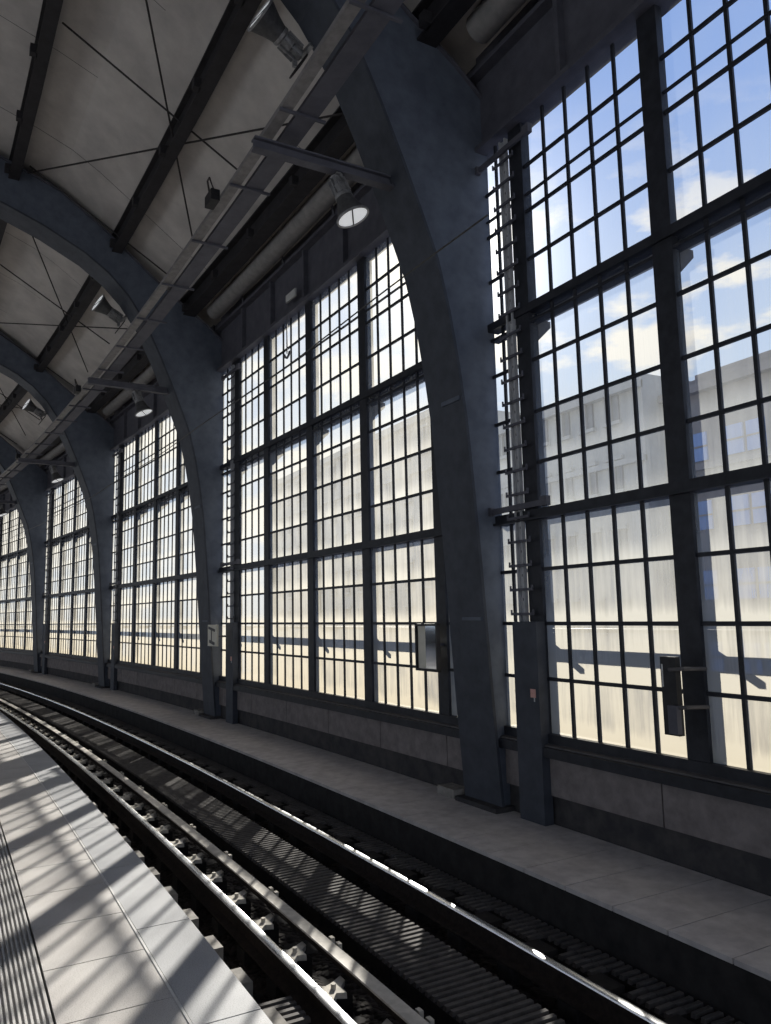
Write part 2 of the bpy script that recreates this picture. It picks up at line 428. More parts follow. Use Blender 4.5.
for k in range(1, 6):
    t = ledge('catwalk', k, -.22, .26, .38, .44)
    tag(t, 'grey maintenance plank outside low in the ' + WHERE[k], 'catwalk', 'outside maintenance planks')
    t = ledge('window_ledge', k, 3.28, .17, .30, .34)
    tag(t, 'bracketed ledge outside at the upper transom of the ' + WHERE[k], 'ledge', 'outside ledges at the upper transoms')

# ================================================================= ARCHED RIBS
INNER = [(.115, -2.13), (.2, -1.0), (.3, .6), (.37, 1.55), (.42, 2.14), (.5, 2.75), (.6, 3.35), (.74, 3.95), (.93, 4.45), (1.15, 5.0), (1.42, 5.62),
         (1.72, 6.25), (2.1, 6.8), (2.5, 7.2), (2.97, 7.53), (3.77, 7.92), (4.53, 8.2), (6.0, 8.65), (8.0, 9.05), (11.0, 9.25)]
OUTER = [(-.04, -2.13), (-.04, -1.0), (-.04, .6), (-.04, 1.55), (-.04, 2.14), (-.04, 2.75), (-.04, 3.35), (-.04, 3.95), (-.04, 4.45), (-.04, 5.0), (-.04, 5.6),
         (-.02, 6.1), (.4, 6.45), (1.0, 6.85), (1.6, 7.3), (2.5, 8.04), (3.5, 8.75), (5.2, 9.35), (7.6, 9.95), (11.0, 10.25)]
def rib(k):
    sc = scol(k); t = empty('arched_rib', sc, .2)
    inn = INNER + [(22 - a, b) for a, b in reversed(INNER[:-1])]; outr = OUTER + [(22 - a, b) for a, b in reversed(OUTER[:-1])]
    mb = MB(); h = .30
    mb.sweep([[W(sc - h, *i), W(sc + h, *i), W(sc + h, *o), W(sc - h, *o)] for i, o in zip(inn, outr)])
    mb.build('web_casing', MAT['steel'], t)
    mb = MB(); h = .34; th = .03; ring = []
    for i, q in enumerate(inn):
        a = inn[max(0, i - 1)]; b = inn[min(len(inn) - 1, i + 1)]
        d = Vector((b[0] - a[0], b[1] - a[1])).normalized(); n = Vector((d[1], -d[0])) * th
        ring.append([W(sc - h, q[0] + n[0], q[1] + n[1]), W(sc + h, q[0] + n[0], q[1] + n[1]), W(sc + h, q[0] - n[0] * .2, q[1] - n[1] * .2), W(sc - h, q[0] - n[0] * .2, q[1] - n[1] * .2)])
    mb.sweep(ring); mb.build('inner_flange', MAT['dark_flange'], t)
    mb = MB()
    mb.sweep([[W(sc - .34, q[0], q[1] + .03), W(sc + .34, q[0], q[1] + .03), W(sc + .34, q[0], q[1] - .01), W(sc - .34, q[0], q[1] - .01)] for q in outr[11:-11]])
    mb.build('outer_flange', MAT['dark_steel'], t)
    for z, hgt in ((-.1, .035), (2.35, .05)):                # splice plates on the inner face
        o = interp(z, [(b, a) for a, b in INNER[:11]])
        mb = MB(); mb.cbox(sc - .30, sc + .06, o + .03, o + .05, z, z + hgt)
        mb.build('splice_plate', MAT['steel'], t)
    mb = MB(); mb.cbox(sc - .38, sc + .38, -.02, .26, -2.16, -2.07); mb.build('foot_plate', MAT['plinth'], t, bevel=.01)
    return t
RIB_LABEL = {0: 'arched steel rib overhead beside the camera', 1: 'broad arched steel rib between the two nearest glazed bays',
             2: 'arched steel rib second along the wall, its bow crossing the roof at upper left',
             3: 'arched steel rib third along the wall, between third and second glazed bays',
             4: 'arched steel rib fourth along the wall, between fourth and third glazed bays',
             5: 'arched steel rib fifth along the wall, at the left edge', 6: 'farthest arched steel rib beyond the left edge'}
RIB_LABEL[3] = 'arched steel rib third along the wall, standing left of the third glazed bay'
RIB_LABEL[4] = 'arched steel rib fourth along the wall, standing left of the fourth glazed bay'
for k in range(0, 7): tag(rib(k), RIB_LABEL[k], 'arched rib', 'arched steel ribs')

# concrete block at each rib foot
mb0 = None
for k in range(1, 5):
    s = scol(k) + .43; t = MB(); t.cbox(s, s + .34, .03, .24, -2.12, -2.02)
    o = t.build('concrete_block', MAT['sleeper'], None, bevel=.012)
    tag(o, 'small pale concrete block on the walkway at the far foot of the ' + ORD[k] + ' arched rib', 'block', 'concrete blocks at the rib feet')

# ================================================================= ROOF STEEL
def purlin(off, z0, z1, label, w=.20):
    t = empty('roof_purlin', 20, off, z0)
    mb = MB(); mb.cbox(S_A, 70, off - .02, off + .02, z0, z1); mb.build('web', MAT['roofsteel'], t)
    mb = MB(); mb.cbox(S_A, 70, off - w / 2, off + w / 2, z0 - .03, z0); mb.build('bottom_flange', MAT['roofsteel'], t)
    mb = MB(); mb.cbox(S_A, 70, off - w / 2, off + w / 2, z1 - .03, z1); mb.build('top_flange', MAT['roofsteel'], t)
    s = 3.0
    while s < 34:
        mb = MB(); mb.cbox(s, s + .12, off + w / 2 - .02, off + w / 2 + .09, z0 - .03, z0 + .12); mb.build('cleat', MAT['roofsteel'], t); s += B / 5
    return tag(t, label, 'purlin', 'roof purlins')
purlin(2.35, 7.72, 8.10, 'lower dark roof purlin above the cable tray, nearer the glazed wall')
purlin(4.37, 8.78, 9.16, 'higher dark roof purlin at the upper left corner')
purlin(7.0, 9.6, 10.0, 'dark roof purlin high overhead out past the upper left purlin')
purlin(.78, 6.62, 7.02, 'dark eaves purlin running above the plate girder of the windows', .26)
# eaves duct: round grey pipe along the top of the girder
for k in (1, 2, 3, 4, 5):
    s0, s1 = scol(k - 1) + .55, scol(k) - .75
    t = empty('eaves_duct', lerp(s0, s1, .5), .35, 6.5)
    mb = MB(); n = 8
    mb.tube([W(lerp(s0, s1, i / n), .36, 6.62) for i in range(n + 1)], .175, 14)
    mb.build('pipe', MAT['duct'], t, smooth=True)
    for j in range(4):
        s = lerp(s0, s1, (j + .4) / 4)
        mb = MB(); mb.bar(W(s, .16, 6.38), W(s, .30, 6.90), .05, .02); mb.build('hanger', MAT['dark_steel'], t)
    tag(t, 'round grey eaves duct along the girder top of the ' + WHERE[k], 'duct', 'eaves ducts')
# tie rods
def roofz(off): return interp(off, ROOF)
def rod(a, b, label, rad=.016):
    pa, pb = W(a[0], a[1], a[2]), W(b[0], b[1], b[2])
    mb = MB(); mb.tube([pa, (pa + pb) / 2, pb], rad, 6)
    o = mb.build('tie_rod', MAT['rod']); return tag(o, label, 'tie rod', 'roof tie rods')
for k in (1, 2, 3):
    dk = (k - 1) * B; tail = ['', 'above the nearest roof bay', 'above the second roof bay', 'above the third roof bay'][k]
    rod((11.93 + dk, 4.18, 9.01), (11.77 + dk, 1.41, 7.30), 'thin tie rod slanting across the purlin ' + tail)
    rod((16.56 + dk, 4.12, 8.97), (9.07 + dk, .85, 6.9), 'longest tie rod, from far rib to near rib, ' + tail)
    rod((8.2 + dk, 4.2, 8.97), (14.42 + dk, 1.38, 7.26), 'steep tie rod crossing the longest one ' + tail)
    rod((16.27 + dk, 4.12, 8.97), (16.13 + dk, 1.34, 7.22), 'tie rod close along the far rib ' + tail)

# ================================================================= CABLE TRAYS
ZT = 5.05
t = empty('cable_tray', 16, 2.63, ZT)
mb = MB(); mb.cprof(S_A, 64, [(2.565, ZT), (2.685, ZT), (2.685, ZT + .055), (2.675, ZT + .055), (2.675, ZT + .01), (2.575, ZT + .01), (2.575, ZT + .055), (2.565, ZT + .055)])
mb.build('channel', MAT['tray'], t)
mb = MB(); mb.tube([W(S_A + i * 2, 2.60, ZT + .03) for i in range(40)], .016, 6); mb.tube([W(S_A + i * 2, 2.645, ZT + .028) for i in range(40)], .014, 6)
mb.build('cable', MAT['rod'], t)
tag(t, 'long pale zinc cable tray running diagonally below the roof', 'cable tray')
t = empty('service_trough', 16, 2.4, ZT)
mb = MB(); mb.cprof(S_A, 64, [(2.285, ZT), (2.50, ZT), (2.50, ZT + .045), (2.49, ZT + .045), (2.49, ZT + .01), (2.295, ZT + .01), (2.295, ZT + .045), (2.285, ZT + .045)])
mb.build('trough', MAT['dark_steel'], t)
s = -1.0
while s < 42:
    mb = MB(); mb.cbox(s - .015, s + .015, 2.20, 2.70, ZT - .03, ZT - .002)
    mb.build('cross_bar', MAT['dark_steel'], t); s += B / 6
tag(t, 'dark grey service trough with cross bars beside the pale cable tray', 'trough')
# junction box clusters on the tray
for s, lab in ((9.0, 'small dark junction box on the cable tray left of the nearest hanging floodlight'),
               (18.3, 'small dark junction box on the cable tray by the second arched rib'),
               (26.8, 'small dark junction box on the cable tray by the third arched rib')):
    t = empty('junction_box', s, 2.75, ZT)
    mb = MB(); mb.cbox(s - .13, s + .13, 2.69, 2.80, ZT - .02, ZT + .12); mb.build('box', MAT['blackbox'], t, bevel=.01)
    mb = MB(); mb.tube([W(s - .1, 2.75, ZT + .1), W(s - .12, 2.82, ZT + .25), W(s + .02, 2.80, ZT + .28), W(s + .1, 2.74, ZT + .12)], .012, 6)
    mb.build('cable_loop', MAT['rod'], t)
    tag(t, lab, 'junction box')
# signal wire along the windows
mb = MB(); mb.tube([W(5.0 + i * 1.0, 1.6, 3.27 + .02 * math.sin(i)) for i in range(36)], .0085, 5)
tag(mb.build('guy_wire', MAT['wire']), 'thin galvanised wire strung lengthwise in front of the window arches', 'wire')

# ================================================================= BRACKETS AND LAMPS
def frame_to(p, d):
    d = Vector(d).normalized(); q = d.to_track_quat('Z', 'Y')
    return Matrix.Translation(p) @ q.to_matrix().to_4x4()
def bracket_arm(sc):
    t = empty('bracket_arm', sc, 1.9, 4.9)
    mb = MB(); mb.cbox(sc - .06, sc + .06, 1.12, 2.80, 4.955, 4.975); mb.cbox(sc - .012, sc + .012, 1.12, 2.80, 4.86, 4.955); mb.cbox(sc - .06, sc + .06, 1.12, 2.80, 4.845, 4.862)
    mb.build('beam', MAT['dark_steel'], t)
    mb = MB(); mb.cbox(sc - .05, sc + .05, 1.0, 1.14, 4.84, 4.98); mb.build('end_plate', MAT['dark_steel'], t)
    return t
def bell_lamp(name, t, p, d, sc=1.0):
    """p: rear mount point, d: direction the lamp points"""
    mx = frame_to(p, d) @ Matrix.Scale(sc, 4)
    mb = MB(); mb.lathe([(.05, .0), (.085, .02), (.085, .16), (.11, .18), (.11, .31), (.13, .33), (.13, .37), (.05, .37)], mx, 20); mb.build('housing', MAT['lamp'], t, smooth=True)
    for i in range(8):
        a = 2 * math.pi * i / 8
        mb = MB(); c, s_ = math.cos(a), math.sin(a)
        pts = [mx @ Vector((r * c - w * s_, r * s_ + w * c, z)) for r, w, z in ((.08, -.006, .06), (.135, -.006, .06), (.135, .006, .06), (.08, .006, .06), (.08, -.006, .30), (.135, -.006, .30), (.135, .006, .30), (.08, .006, .30))]
        mb.hexa(pts); mb.build('fin', MAT['lamp'], t)
    mb = MB(); mb.lathe([(.12, .36), (.135, .42), (.16, .50), (.20, .60), (.235, .68), (.225, .68), (.19, .60), (.15, .50), (.125, .42), (.11, .36)], mx, 28, True); mb.build('reflector', MAT['lampdark'], t, smooth=True)
    mb = MB(); mb.lathe([(.225, .668), (.250, .672), (.250, .70), (.225, .70)], mx, 28, True); mb.build('rim', MAT['lamp'], t, smooth=True)
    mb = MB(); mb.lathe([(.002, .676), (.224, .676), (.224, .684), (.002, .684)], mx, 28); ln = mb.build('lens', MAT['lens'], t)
    mb = MB(); mb.bar(mx @ Vector((-.222, .0, .690)), mx @ Vector((.222, 0, .690)), .02 * sc, .008 * sc, d); mb.build('lens_bar', MAT['lampdark'], t)
    ln['label'] = 'pale frosted lens'
def loc_dir(s, ds, do, dz):
    return (W(s + ds, 1 + do, dz) - W(s, 1, 0)).normalized()
LAMPW = ['', 'nearest', 'second', 'third', 'fourth']
arm1 = bracket_arm(scol(1)); tag(arm1, '', 'bracket')
pend = empty('pendant_floodlight', scol(1), 1.75, 4.3)
sc1 = scol(1); pt = W(sc1 + .06, 1.82, 4.83); dr = loc_dir(sc1, -.17, -.30, -.86)
mb = MB(); mb.bar(W(sc1 + .04, 1.82, 4.90), pt, .06, .06); mb.bar(W(sc1 - .04, 1.82, 4.84), W(sc1 + .12, 1.82, 4.84), .05, .03); mb.build('mount', MAT['lamp'], pend)
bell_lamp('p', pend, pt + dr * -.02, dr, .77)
up = empty('wall_floodlight', scol(1), 2.2, 6.4)
UZ = .2; pt = W(sc1 + .52, 2.02, 6.33 + UZ); dr = loc_dir(sc1, -.17, .89, .43)
mb = MB(); mb.bar(W(sc1 + .30, 1.98, 6.36 + UZ), W(sc1 + .52, 2.02, 6.33 + UZ), .05, .05); mb.bar(W(sc1 + .52, 2.10, 6.18 + UZ), W(sc1 + .52, 2.10, 6.50 + UZ), .05, .04); mb.build('mount', MAT['lamp'], up)
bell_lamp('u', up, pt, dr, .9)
mb = MB(); mb.tube([W(sc1 + .45 + .13 * math.sin(a) , 1.98 + .1 * (1 - math.cos(a)), 6.15 + UZ + .16 * math.cos(a)) for a in [i * .45 for i in range(15)]], .010, 6); mb.build('cable_loop', MAT['rod'], up)
for k in range(1, 5):
    a = arm1 if k == 1 else copy_tree(arm1, scol(k), 1.9, 4.9)
    tag(a, 'dark steel bracket arm holding the %s hanging floodlight off its arched rib' % LAMPW[k], 'bracket', 'bracket arms')
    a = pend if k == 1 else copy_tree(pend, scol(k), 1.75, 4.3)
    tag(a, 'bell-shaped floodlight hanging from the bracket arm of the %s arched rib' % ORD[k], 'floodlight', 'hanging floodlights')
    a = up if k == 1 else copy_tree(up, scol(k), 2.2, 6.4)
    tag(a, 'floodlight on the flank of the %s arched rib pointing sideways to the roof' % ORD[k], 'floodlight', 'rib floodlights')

# ================================================================= LADDERS
lsb = sbay(1); ls = lsb + 2 * M + .13
lad = empty('access_ladder', ls, .12)
mb = MB(); mb.cbox(ls - .012, ls + .095, .03, .045, -.13, 5.35); mb.cbox(ls + .08, ls + .095, .045, .08, -.13, 5.35); mb.cbox(ls - .012, ls + .003, .045, .08, -.13, 5.35)
mb.build('stile', MAT['zinc'], lad)
mb = MB()
z = -.02
while z < 5.2:
    mb.cbox(ls + .028, ls + .052, .044, .05, z + .12, z + .145); z += .2555
mb.build('stile_hole', MAT['blackbox'], lad)
z = -.04
while z < 5.2:
    mb = MB(); mb.cbox(ls - .16, ls + .205, .082, .10, z - .014, z + .014)
    mb.cbox(ls - .16, ls - .148, .082, .10, z, z + .045); mb.cbox(ls + .193, ls + .205, .082, .10, z, z + .045)
    mb.build('rung', MAT['dark_steel'], lad); z += .2555
for z in (1.08, 5.16):
    mb = MB(); mb.cbox(ls - .44, ls + .48, .101, .135, z - .02, z + .04); mb.cbox(ls - .50, ls - .40, .09, .15, z - .03, z + .07); mb.cbox(ls + .42, ls + .50, .09, .15, z - .03, z + .06)
    mb.build('cross_clamp', MAT['dark_steel'], lad)
mb = MB(); mb.cbox(ls - .25, ls + .13, .03, .145, -2.12, -.12); gd = mb.build('ladder_guard', MAT['dark_flange'], lad, bevel=.008)
mb = MB(); mb.cbox(ls - .20, ls - .12, .145, .149, -.885, -.80); st = mb.build('sticker', MAT['pink'], gd); st['label'] = 'pink sticker'
mb = MB(); mb.cbox(ls - .185, ls - .17, .145, .149, -.925, -.885); mb.build('sticker', MAT['white'], gd)
mb = MB(); mb.tube([W(ls + .13, .1, -.82), W(ls + .17, .1, -.84), W(ls + .17, .1, -1.06), W(ls + .13, .1, -1.08)], .014, 6); mb.build('handle', MAT['dark_steel'], gd)
for k in range(1, 6):
    a = lad if k == 1 else copy_tree(lad, sbay(k) + 2 * M + .13 - .35, .12)
    tag(a, 'single-stile ladder with guard cover at the left post of the ' + WHERE[k], 'ladder', 'access ladders')

# ================================================================= MIRRORS
t = empty('dispatch_mirror', 4.62, .3, -1.0)
sB, oB = 4.70, .22
mb = MB(); mb.cbox(sB - .17, sB - .02, oB, oB + .06, -1.02, -.40); bx = mb.build('housing', MAT['blackbox'], t, bevel=.008)
mb = MB(); mb.cbox(sB - .045, sB - .032, oB + .06, oB + .064, -.64, -.46); mb.build('edge_light_slit', MAT['white'], bx)
for z in (-.50, -.80):
    mb = MB(); mb.tube([W(4.44, .03, z), W(4.46, oB + .05, z + .01), W(4.58, oB + .08, z)], .016, 8); mb.build('arm', MAT['trough'], t)
mb = MB(); mb.cbox(sB - .19, sB - .10, oB + .05, oB + .10, -1.00, -.78); mb.build('latch_box', MAT['dark_steel'], t, bevel=.006)
tag(t, 'dark platform mirror housing clamped to the nearest wide mullion', 'mirror')
t = empty('dispatch_mirror', 8.4, .15, -.7)
mb = MB(); fr = .028; a0, a1, z0, z1 = 8.14, 8.64, -.72, -.14; o = .15
mb.cbox(a0, a1, o, o + .05, z1 - fr, z1); mb.cbox(a0, a1, o, o + .05, z0, z0 + fr); mb.cbox(a0, a0 + fr, o, o + .05, z0, z1); mb.cbox(a1 - fr, a1, o, o + .05, z0, z1)
mb.build('frame', MAT['blackbox'], t)
mb = MB(); mb.cbox(a0 + fr, a1 - .20, o + .005, o + .02, z0 + fr, z1 - fr); ml = mb.build('mirror_glass', MAT['mirror'], t); ml['label'] = 'blue-white reflecting mirror glass'
mb = MB(); mb.cbox(a1 - .20, a1 - fr, o + .005, o + .02, z0 + fr, z1 - fr); mb.build('pane_colour_panel', MAT['cream'], t)  # cream colour stands in for the bright pane showing in this third
mb = MB(); mb.tube([W(8.25, .03, -.40), W(8.25, o, -.40)], .02, 8); mb.build('arm', MAT['dark_steel'], t)
tag(t, 'framed platform mirror at the right end of the second glazed bay', 'mirror')
t = empty('dispatch_mirror', 16.1, .15, -.6)
a0, a1, z0, z1 = 15.90, 16.44, -.60, -.16
mb = MB(); mb.cbox(a0, a1, .30, .34, z0, z1); mb.build('panel', MAT['cream'], t, bevel=.006)
mb = MB(); mb.bar(W(a0 + .1, .345, z1 - .12), W(a1 - .06, .345, z1 - .06), .012, .05); mb.bar(W(a0 + .12, .345, z0 + .05), W(a1 - .12, .345, z0 + .10), .012, .06); mb.bar(W(16.2, .345, z0 + .1), W(16.2, .345, z1 - .1), .012, .03)
mb.build('bracket_mark', MAT['trough'], t)
mb = MB(); mb.tube([W(16.0, .06, -.4), W(16.0, .30, -.4)], .02, 8); mb.build('arm', MAT['dark_steel'], t)
tag(t, 'pale cream panel mirror beside the second arched rib', 'mirror')
# small fittings on the girder
t = MB(); t.cbox(12.35, 12.75, .14, .17, 5.62, 5.76); tag(t.build('sign_plate', MAT['white'], None, bevel=.008), 'small off-white plate on the girder above the second glazed bay', 'plate')
t = empty('hanging_hook', 12.41, .3, 4.4)
mb = MB(); mb.tube([W(12.41, .3, 5.25), W(12.41, .3, 4.55)], .012, 6); mb.build('rod', MAT['dark_steel'], t)
mb = MB(); mb.tube([W(12.29, .3, 4.56), W(12.34, .3, 4.50), W(12.41, .3, 4.47), W(12.48, .3, 4.50), W(12.53, .3, 4.56)], .022, 6); mb.build('hook', MAT['dark_steel'], t)
tag(t, 'small dark hook hanging before the upper panes of the second glazed bay', 'hook')

# ================================================================= TRACK
ZR = -2.35
def rail(name, off, label, head, zt=ZR):
    t = empty(name, 10, off, zt - .16)
    P = [(-.07, -.16), (.07, -.16), (.07, -.145), (.012, -.125), (.010, -.045), (.034, -.035), (.034, -.012), (-.034, -.012), (-.034, -.035), (-.010, -.045), (-.012, -.125), (-.07, -.145)]
    mb = MB(); mb.cprof(S_A, 62, [(off + a, zt + b) for a, b in P], 1.5); mb.build('rail_body', MAT['rust'], t)
    mb = MB(); mb.cprof(S_A, 62, [(off - .034, zt - .012), (off + .034, zt - .012), (off + .030, zt - .003), (off + .022, zt), (off + .010, zt + .001), (off, zt + .0012), (off - .010, zt + .001), (off - .022, zt), (off - .030, zt - .003)], 1.5)
    mb.build('running_surface', head, t, smooth=True)
    return tag(t, label, 'rail')
rail('running_rail', 1.72, 'bright running rail nearer the glazed wall', MAT['railhead'])
rail('running_rail', 3.235, 'bright running rail nearer the platform edge', MAT['railhead'])
t = empty('check_rail', 10, 2.92, ZR - .1)
mb = MB(); mb.cprof(S_A, 62, [(2.87, -2.335), (2.97, -2.335), (2.97, -2.36), (2.90, -2.365), (2.90, -2.44), (2.87, -2.44)], 1.5); mb.build('angle_bar', MAT['rust'], t)
mb = MB(); mb.cprof(S_A, 62, [(2.868, -2.336), (2.972, -2.336), (2.968, -2.326), (2.872, -2.326)], 1.5); mb.build('sunlit_top', MAT['check'], t)  # top face painted pale for the sun on it
s = .5
while s < 30:
    mb = MB(); mb.cbox(s, s + .05, 2.80, 2.83, -2.40, -2.35); mb.cbox(s + .12, s + .17, 2.80, 2.83, -2.40, -2.35); mb.build('bolt', MAT['chair'], t); s += 1.25
tag(t, 'flat dull check rail beside the platform-side running rail', 'check rail')
# sleepers with pads
PITCH = .655; first = 5.559 - PITCH * 12
slp = empty('sleeper', first, 2.5, -2.7)
mb = MB(); mb.cbox(first - .13, first + .13, 1.15, 3.80, -2.72, -2.62); mb.build('beam', MAT['mat_base'], slp, bevel=.01)
mb = MB(); mb.cbox(first - .13, first + .13, 3.495, 3.80, -2.64, -2.42); mb.build('end_block', MAT['sleeper'], slp, bevel=.012)
mb = MB(); mb.cbox(first - .11, first + .11, 1.40, 1.60, -2.64, -2.45); mb.build('end_block', MAT['mat_base'], slp, bevel=.012)
mb = MB(); mb.cbox(first + .02, first + .18, 3.00, 3.155, -2.66, -2.432); mb.build('chair_seat', MAT['mat_base'], slp)
for o_ in (1.72, 3.235):
    mb = MB(); mb.cbox(first - .09, first + .09, o_ - .085, o_ + .085, -2.63, -2.512); mb.build('rail_pad', MAT['mat_base'], slp)
ch = empty('rail_chair', first + .10, 3.09, -2.5)
P = [(3.175, -.16), (3.175, .10), (3.13, .06), (3.075, .085), (2.985, .15), (2.985, .07), (3.045, .0), (3.05, -.10), (3.11, -.07)]
mb = MB(); c0 = first + .10
mb.sweep([[W(c0 + b, a, -2.43) for a, b in P], [W(c0 + b * .94, a, -2.395) for a, b in P]]); mb.build('casting', MAT['chair'], ch, bevel=.006)
mb = MB(); mb.lathe([(.018, 0), (.018, .03), (.002, .03)], Matrix.Translation(W(c0 - .0, 3.10, -2.395)), 8); mb.build('bolt', MAT['chair'], ch)
n = 0
while first + n * PITCH < 46:
    s = first + n * PITCH
    a = slp if n == 0 else copy_tree(slp, s, 2.5, -2.7)
    tag(a, 'track sleeper with pale end block under the rails', 'sleeper', 'track sleepers')
    a = ch if n == 0 else copy_tree(ch, s + .10, 3.09, -2.5)
    tag(a, 'pale cast rail chair between running rail and check rail', 'rail chair', 'rail chairs')
    n += 1
# ribbed absorber mats
def ribbed(name, s0, s1, o0, o1, z, pitch=.074, teeth=False):
    t = empty(name, s0, o0, z - .1)
    mb = MB(); mb.cbox(s0, s1, o0, o1, z - .16, z - .03); mb.build('base_board', MAT['mat_base'], t)
    mb = MB(); s = s0 + .01
    i = 0
    while s + .034 < s1:
        mb.cprof(s, s + .034, [(o0, z - .03), (o1, z - .03), (o1 - .006, z), (o0 + .006, z)]); s += pitch; i += 1
    mb.build('ribs', MAT['mat'], t)
    return t
LEN = B / 8
cm = ribbed('absorber_mat', -3, -3 + LEN - .02, 2.00, 2.53, -2.47)
fm = ribbed('absorber_mat', -3, -3 + LEN - .02, 1.13, 1.30, -2.46)
ft = ribbed('edge_mat', 0, .39, 1.30, 1.45, -2.46)
nmat = ribbed('edge_mat', 0, .37, 3.33, 3.56, -2.44)
i = 0
while -3 + i * LEN < 46:
    a = cm if i == 0 else copy_tree(cm, -3 + i * LEN, 2.00, -2.57)
    tag(a, 'ribbed absorber mat lying in the middle of the track', 'mat', 'ribbed mats between the rails')
    a = fm if i == 0 else copy_tree(fm, -3 + i * LEN, 1.13, -2.56)
    tag(a, 'narrow ribbed absorber mat along the walkway kerb', 'mat', 'ribbed mats along the kerb')
    i += 1
for j in range(1, n):
    s = first + j * PITCH + .13; q_ = math.floor((s + 3) / LEN); s = -3 + q_ * LEN + round((s + 3 - q_ * LEN) / .074) * .074
    a = ft if j == 1 else copy_tree(ft, s, 1.30, -2.555)
    if j == 1:
        m_ = anchor(s, 1.30, -2.555); a.location = m_.to_translation(); a.rotation_euler = (0, 0, s / R)
    tag(a, 'short ribbed mat between sleepers on the kerb side of the far rail', 'mat', 'short ribbed mats by the far rail')
s = 4.82; m_ = anchor(s, 3.33, -2.54); nmat.location = m_.to_translation(); nmat.rotation_euler = (0, 0, s / R)
tag(nmat, 'short ribbed mat beside the platform edge at the bottom of the view', 'mat')

# ================================================================= OUTSIDE
def add_windows(t, name, xs, zs, w, h, y, mat, frame_mat, hood):
    for x in xs:
        for z in zs:
            mb = MB(); mb.hexa([Vector(q) for q in ((x - w / 2, y - .10, z), (x + w / 2, y - .10, z), (x + w / 2, y + .1, z), (x - w / 2, y + .1, z),
                                                       (x - w / 2, y - .10, z + h), (x + w / 2, y - .10, z + h), (x + w / 2, y + .1, z + h), (x - w / 2, y + .1, z + h))])
            f = mb.build(name, mat, t)
            if hood:
                mb = MB()
                for a, b, c, d in ((x - w / 2 - .12, x + w / 2 + .12, z - .18, z), (x - w / 2 - .12, x + w / 2 + .12, z + h, z + h + .2), (x - .04, x + .04, z, z + h)):
                    mb.hexa([Vector(q) for q in ((a, y - .22, c), (b, y - .22, c), (b, y, c), (a, y, c), (a, y - .22, d), (b, y - .22, d), (b, y, d), (a, y, d))])
                mb.build('surround', frame_mat, f)
            else:
                mb = MB(); c, d = z + h * .47, z + h * .53; a, b = x - w / 2, x + w / 2
                mb.hexa([Vector(q) for q in ((a, y - .14, c), (b, y - .14, c), (b, y, c), (a, y, c), (a, y - .14, d), (b, y - .14, d), (b, y, d), (a, y, d))])
                mb.build('crossbar', frame_mat, f)
def slab(x0, x1, y0, y1, z0, z1, mb=None):
    mb = mb or MB()
    mb.hexa([Vector(q) for q in ((x0, y0, z0), (x1, y0, z0), (x1, y1, z0), (x0, y1, z0), (x0, y0, z1), (x1, y0, z1), (x1, y1, z1), (x0, y1, z1))])
    return mb
def building(x0, x1, y, zt, wall, label, wmat, xs, zs, w, h, hood, steps=()):
    t = bpy.data.objects.new('building', None); COL.objects.link(t); t.location = ((x0 + x1) / 2, y + 6, -8); WM[t.name] = Matrix.Translation(t.location)
    mb = slab(x0, x1, y, y + 14, -8, zt)
    for a, b, z in steps: slab(a, b, y + .5, y + 14, zt, z, mb)
    mb.build('wall', wall, t)
    mb = slab(x0, x1, y - .45, y + .1, zt - .75, zt - .35); slab(x0, x1, y - .2, y + .1, zt - 4.6, zt - 4.3, mb); mb.build('cornice', wall, t)
    add_windows(t, 'window', xs, zs, w, h, y, wmat, wall, hood)
    tag(t, label, 'building', 'buildings across the street')
    return t
fl = lambda zt, n, d: [zt - 3.2 - d * i for i in range(n)]
building(-47.5, -28.2, 30, 13.9, MAT['limestone'], 'pale limestone office block seen through the nearest glazed bay', MAT['greywin'],
         [-30.3 - 1.95 * i for i in range(9)], [11.75, 8.05, 4.35, .65], 1.0, 1.6, True)
building(-86, -47.6, 30, 17.2, MAT['limestone'], 'taller limestone block seen dimly through the second glazed bay', MAT['greywin'],
         [-50 - 2.9 * i for i in range(12)], fl(17.2, 5, 3.4), 1.3, 1.9, True)
building(-28.1, 2, 31.5, 13.1, MAT['brownwall'], 'brownish office block with blue windows at the right edge', MAT['bluewin'],
         [-27.6] + [x for i in range(8) for x in (-26.1 + 3.2 * i, -24.05 + 3.2 * i)], [8.95, 5.55, 2.15, -1.25], .95, 1.4, False, steps=((-26.5, 2, 13.5),))
mb = slab(-130, 60, 9, 140, -8.3, -8.0); g = mb.build('street', MAT['walk']); tag(g, kind='structure')

# ================================================================= LIGHT
sun_pix = Vector((-.7525, .5175, .419)).normalized()   # towards the sun (hidden behind the nearest rib)
sl = bpy.data.lights.new('sun', 'SUN'); sl.energy = 15.5; sl.angle = math.radians(.53); sl.color = (1, .94, .84)
so = bpy.data.objects.new('sun', sl); COL.objects.link(so); so.rotation_euler = sun_pix.to_track_quat('Z', 'Y').to_euler()
so.location = (-30, 25, 30)
world = bpy.data.worlds.new('sky'); bpy.context.scene.world = world; world.use_nodes = True
nt = world.node_tree; nt.nodes.clear(); L = nt.links.new
out = N(nt, 'ShaderNodeOutputWorld'); bg = N(nt, 'ShaderNodeBackground'); L(bg.outputs[0], out.inputs[0])
tc = N(nt, 'ShaderNodeTexCoord'); sp = N(nt, 'ShaderNodeSeparateXYZ'); L(tc.outputs['Generated'], sp.inputs[0])
grad = N(nt, 'ShaderNodeValToRGB'); e = grad.color_ramp.elements
e[0].position = .0; e[0].color = (.62, .70, .80, 1); e[1].position = 1; e[1].color = (.13, .25, .62, 1)
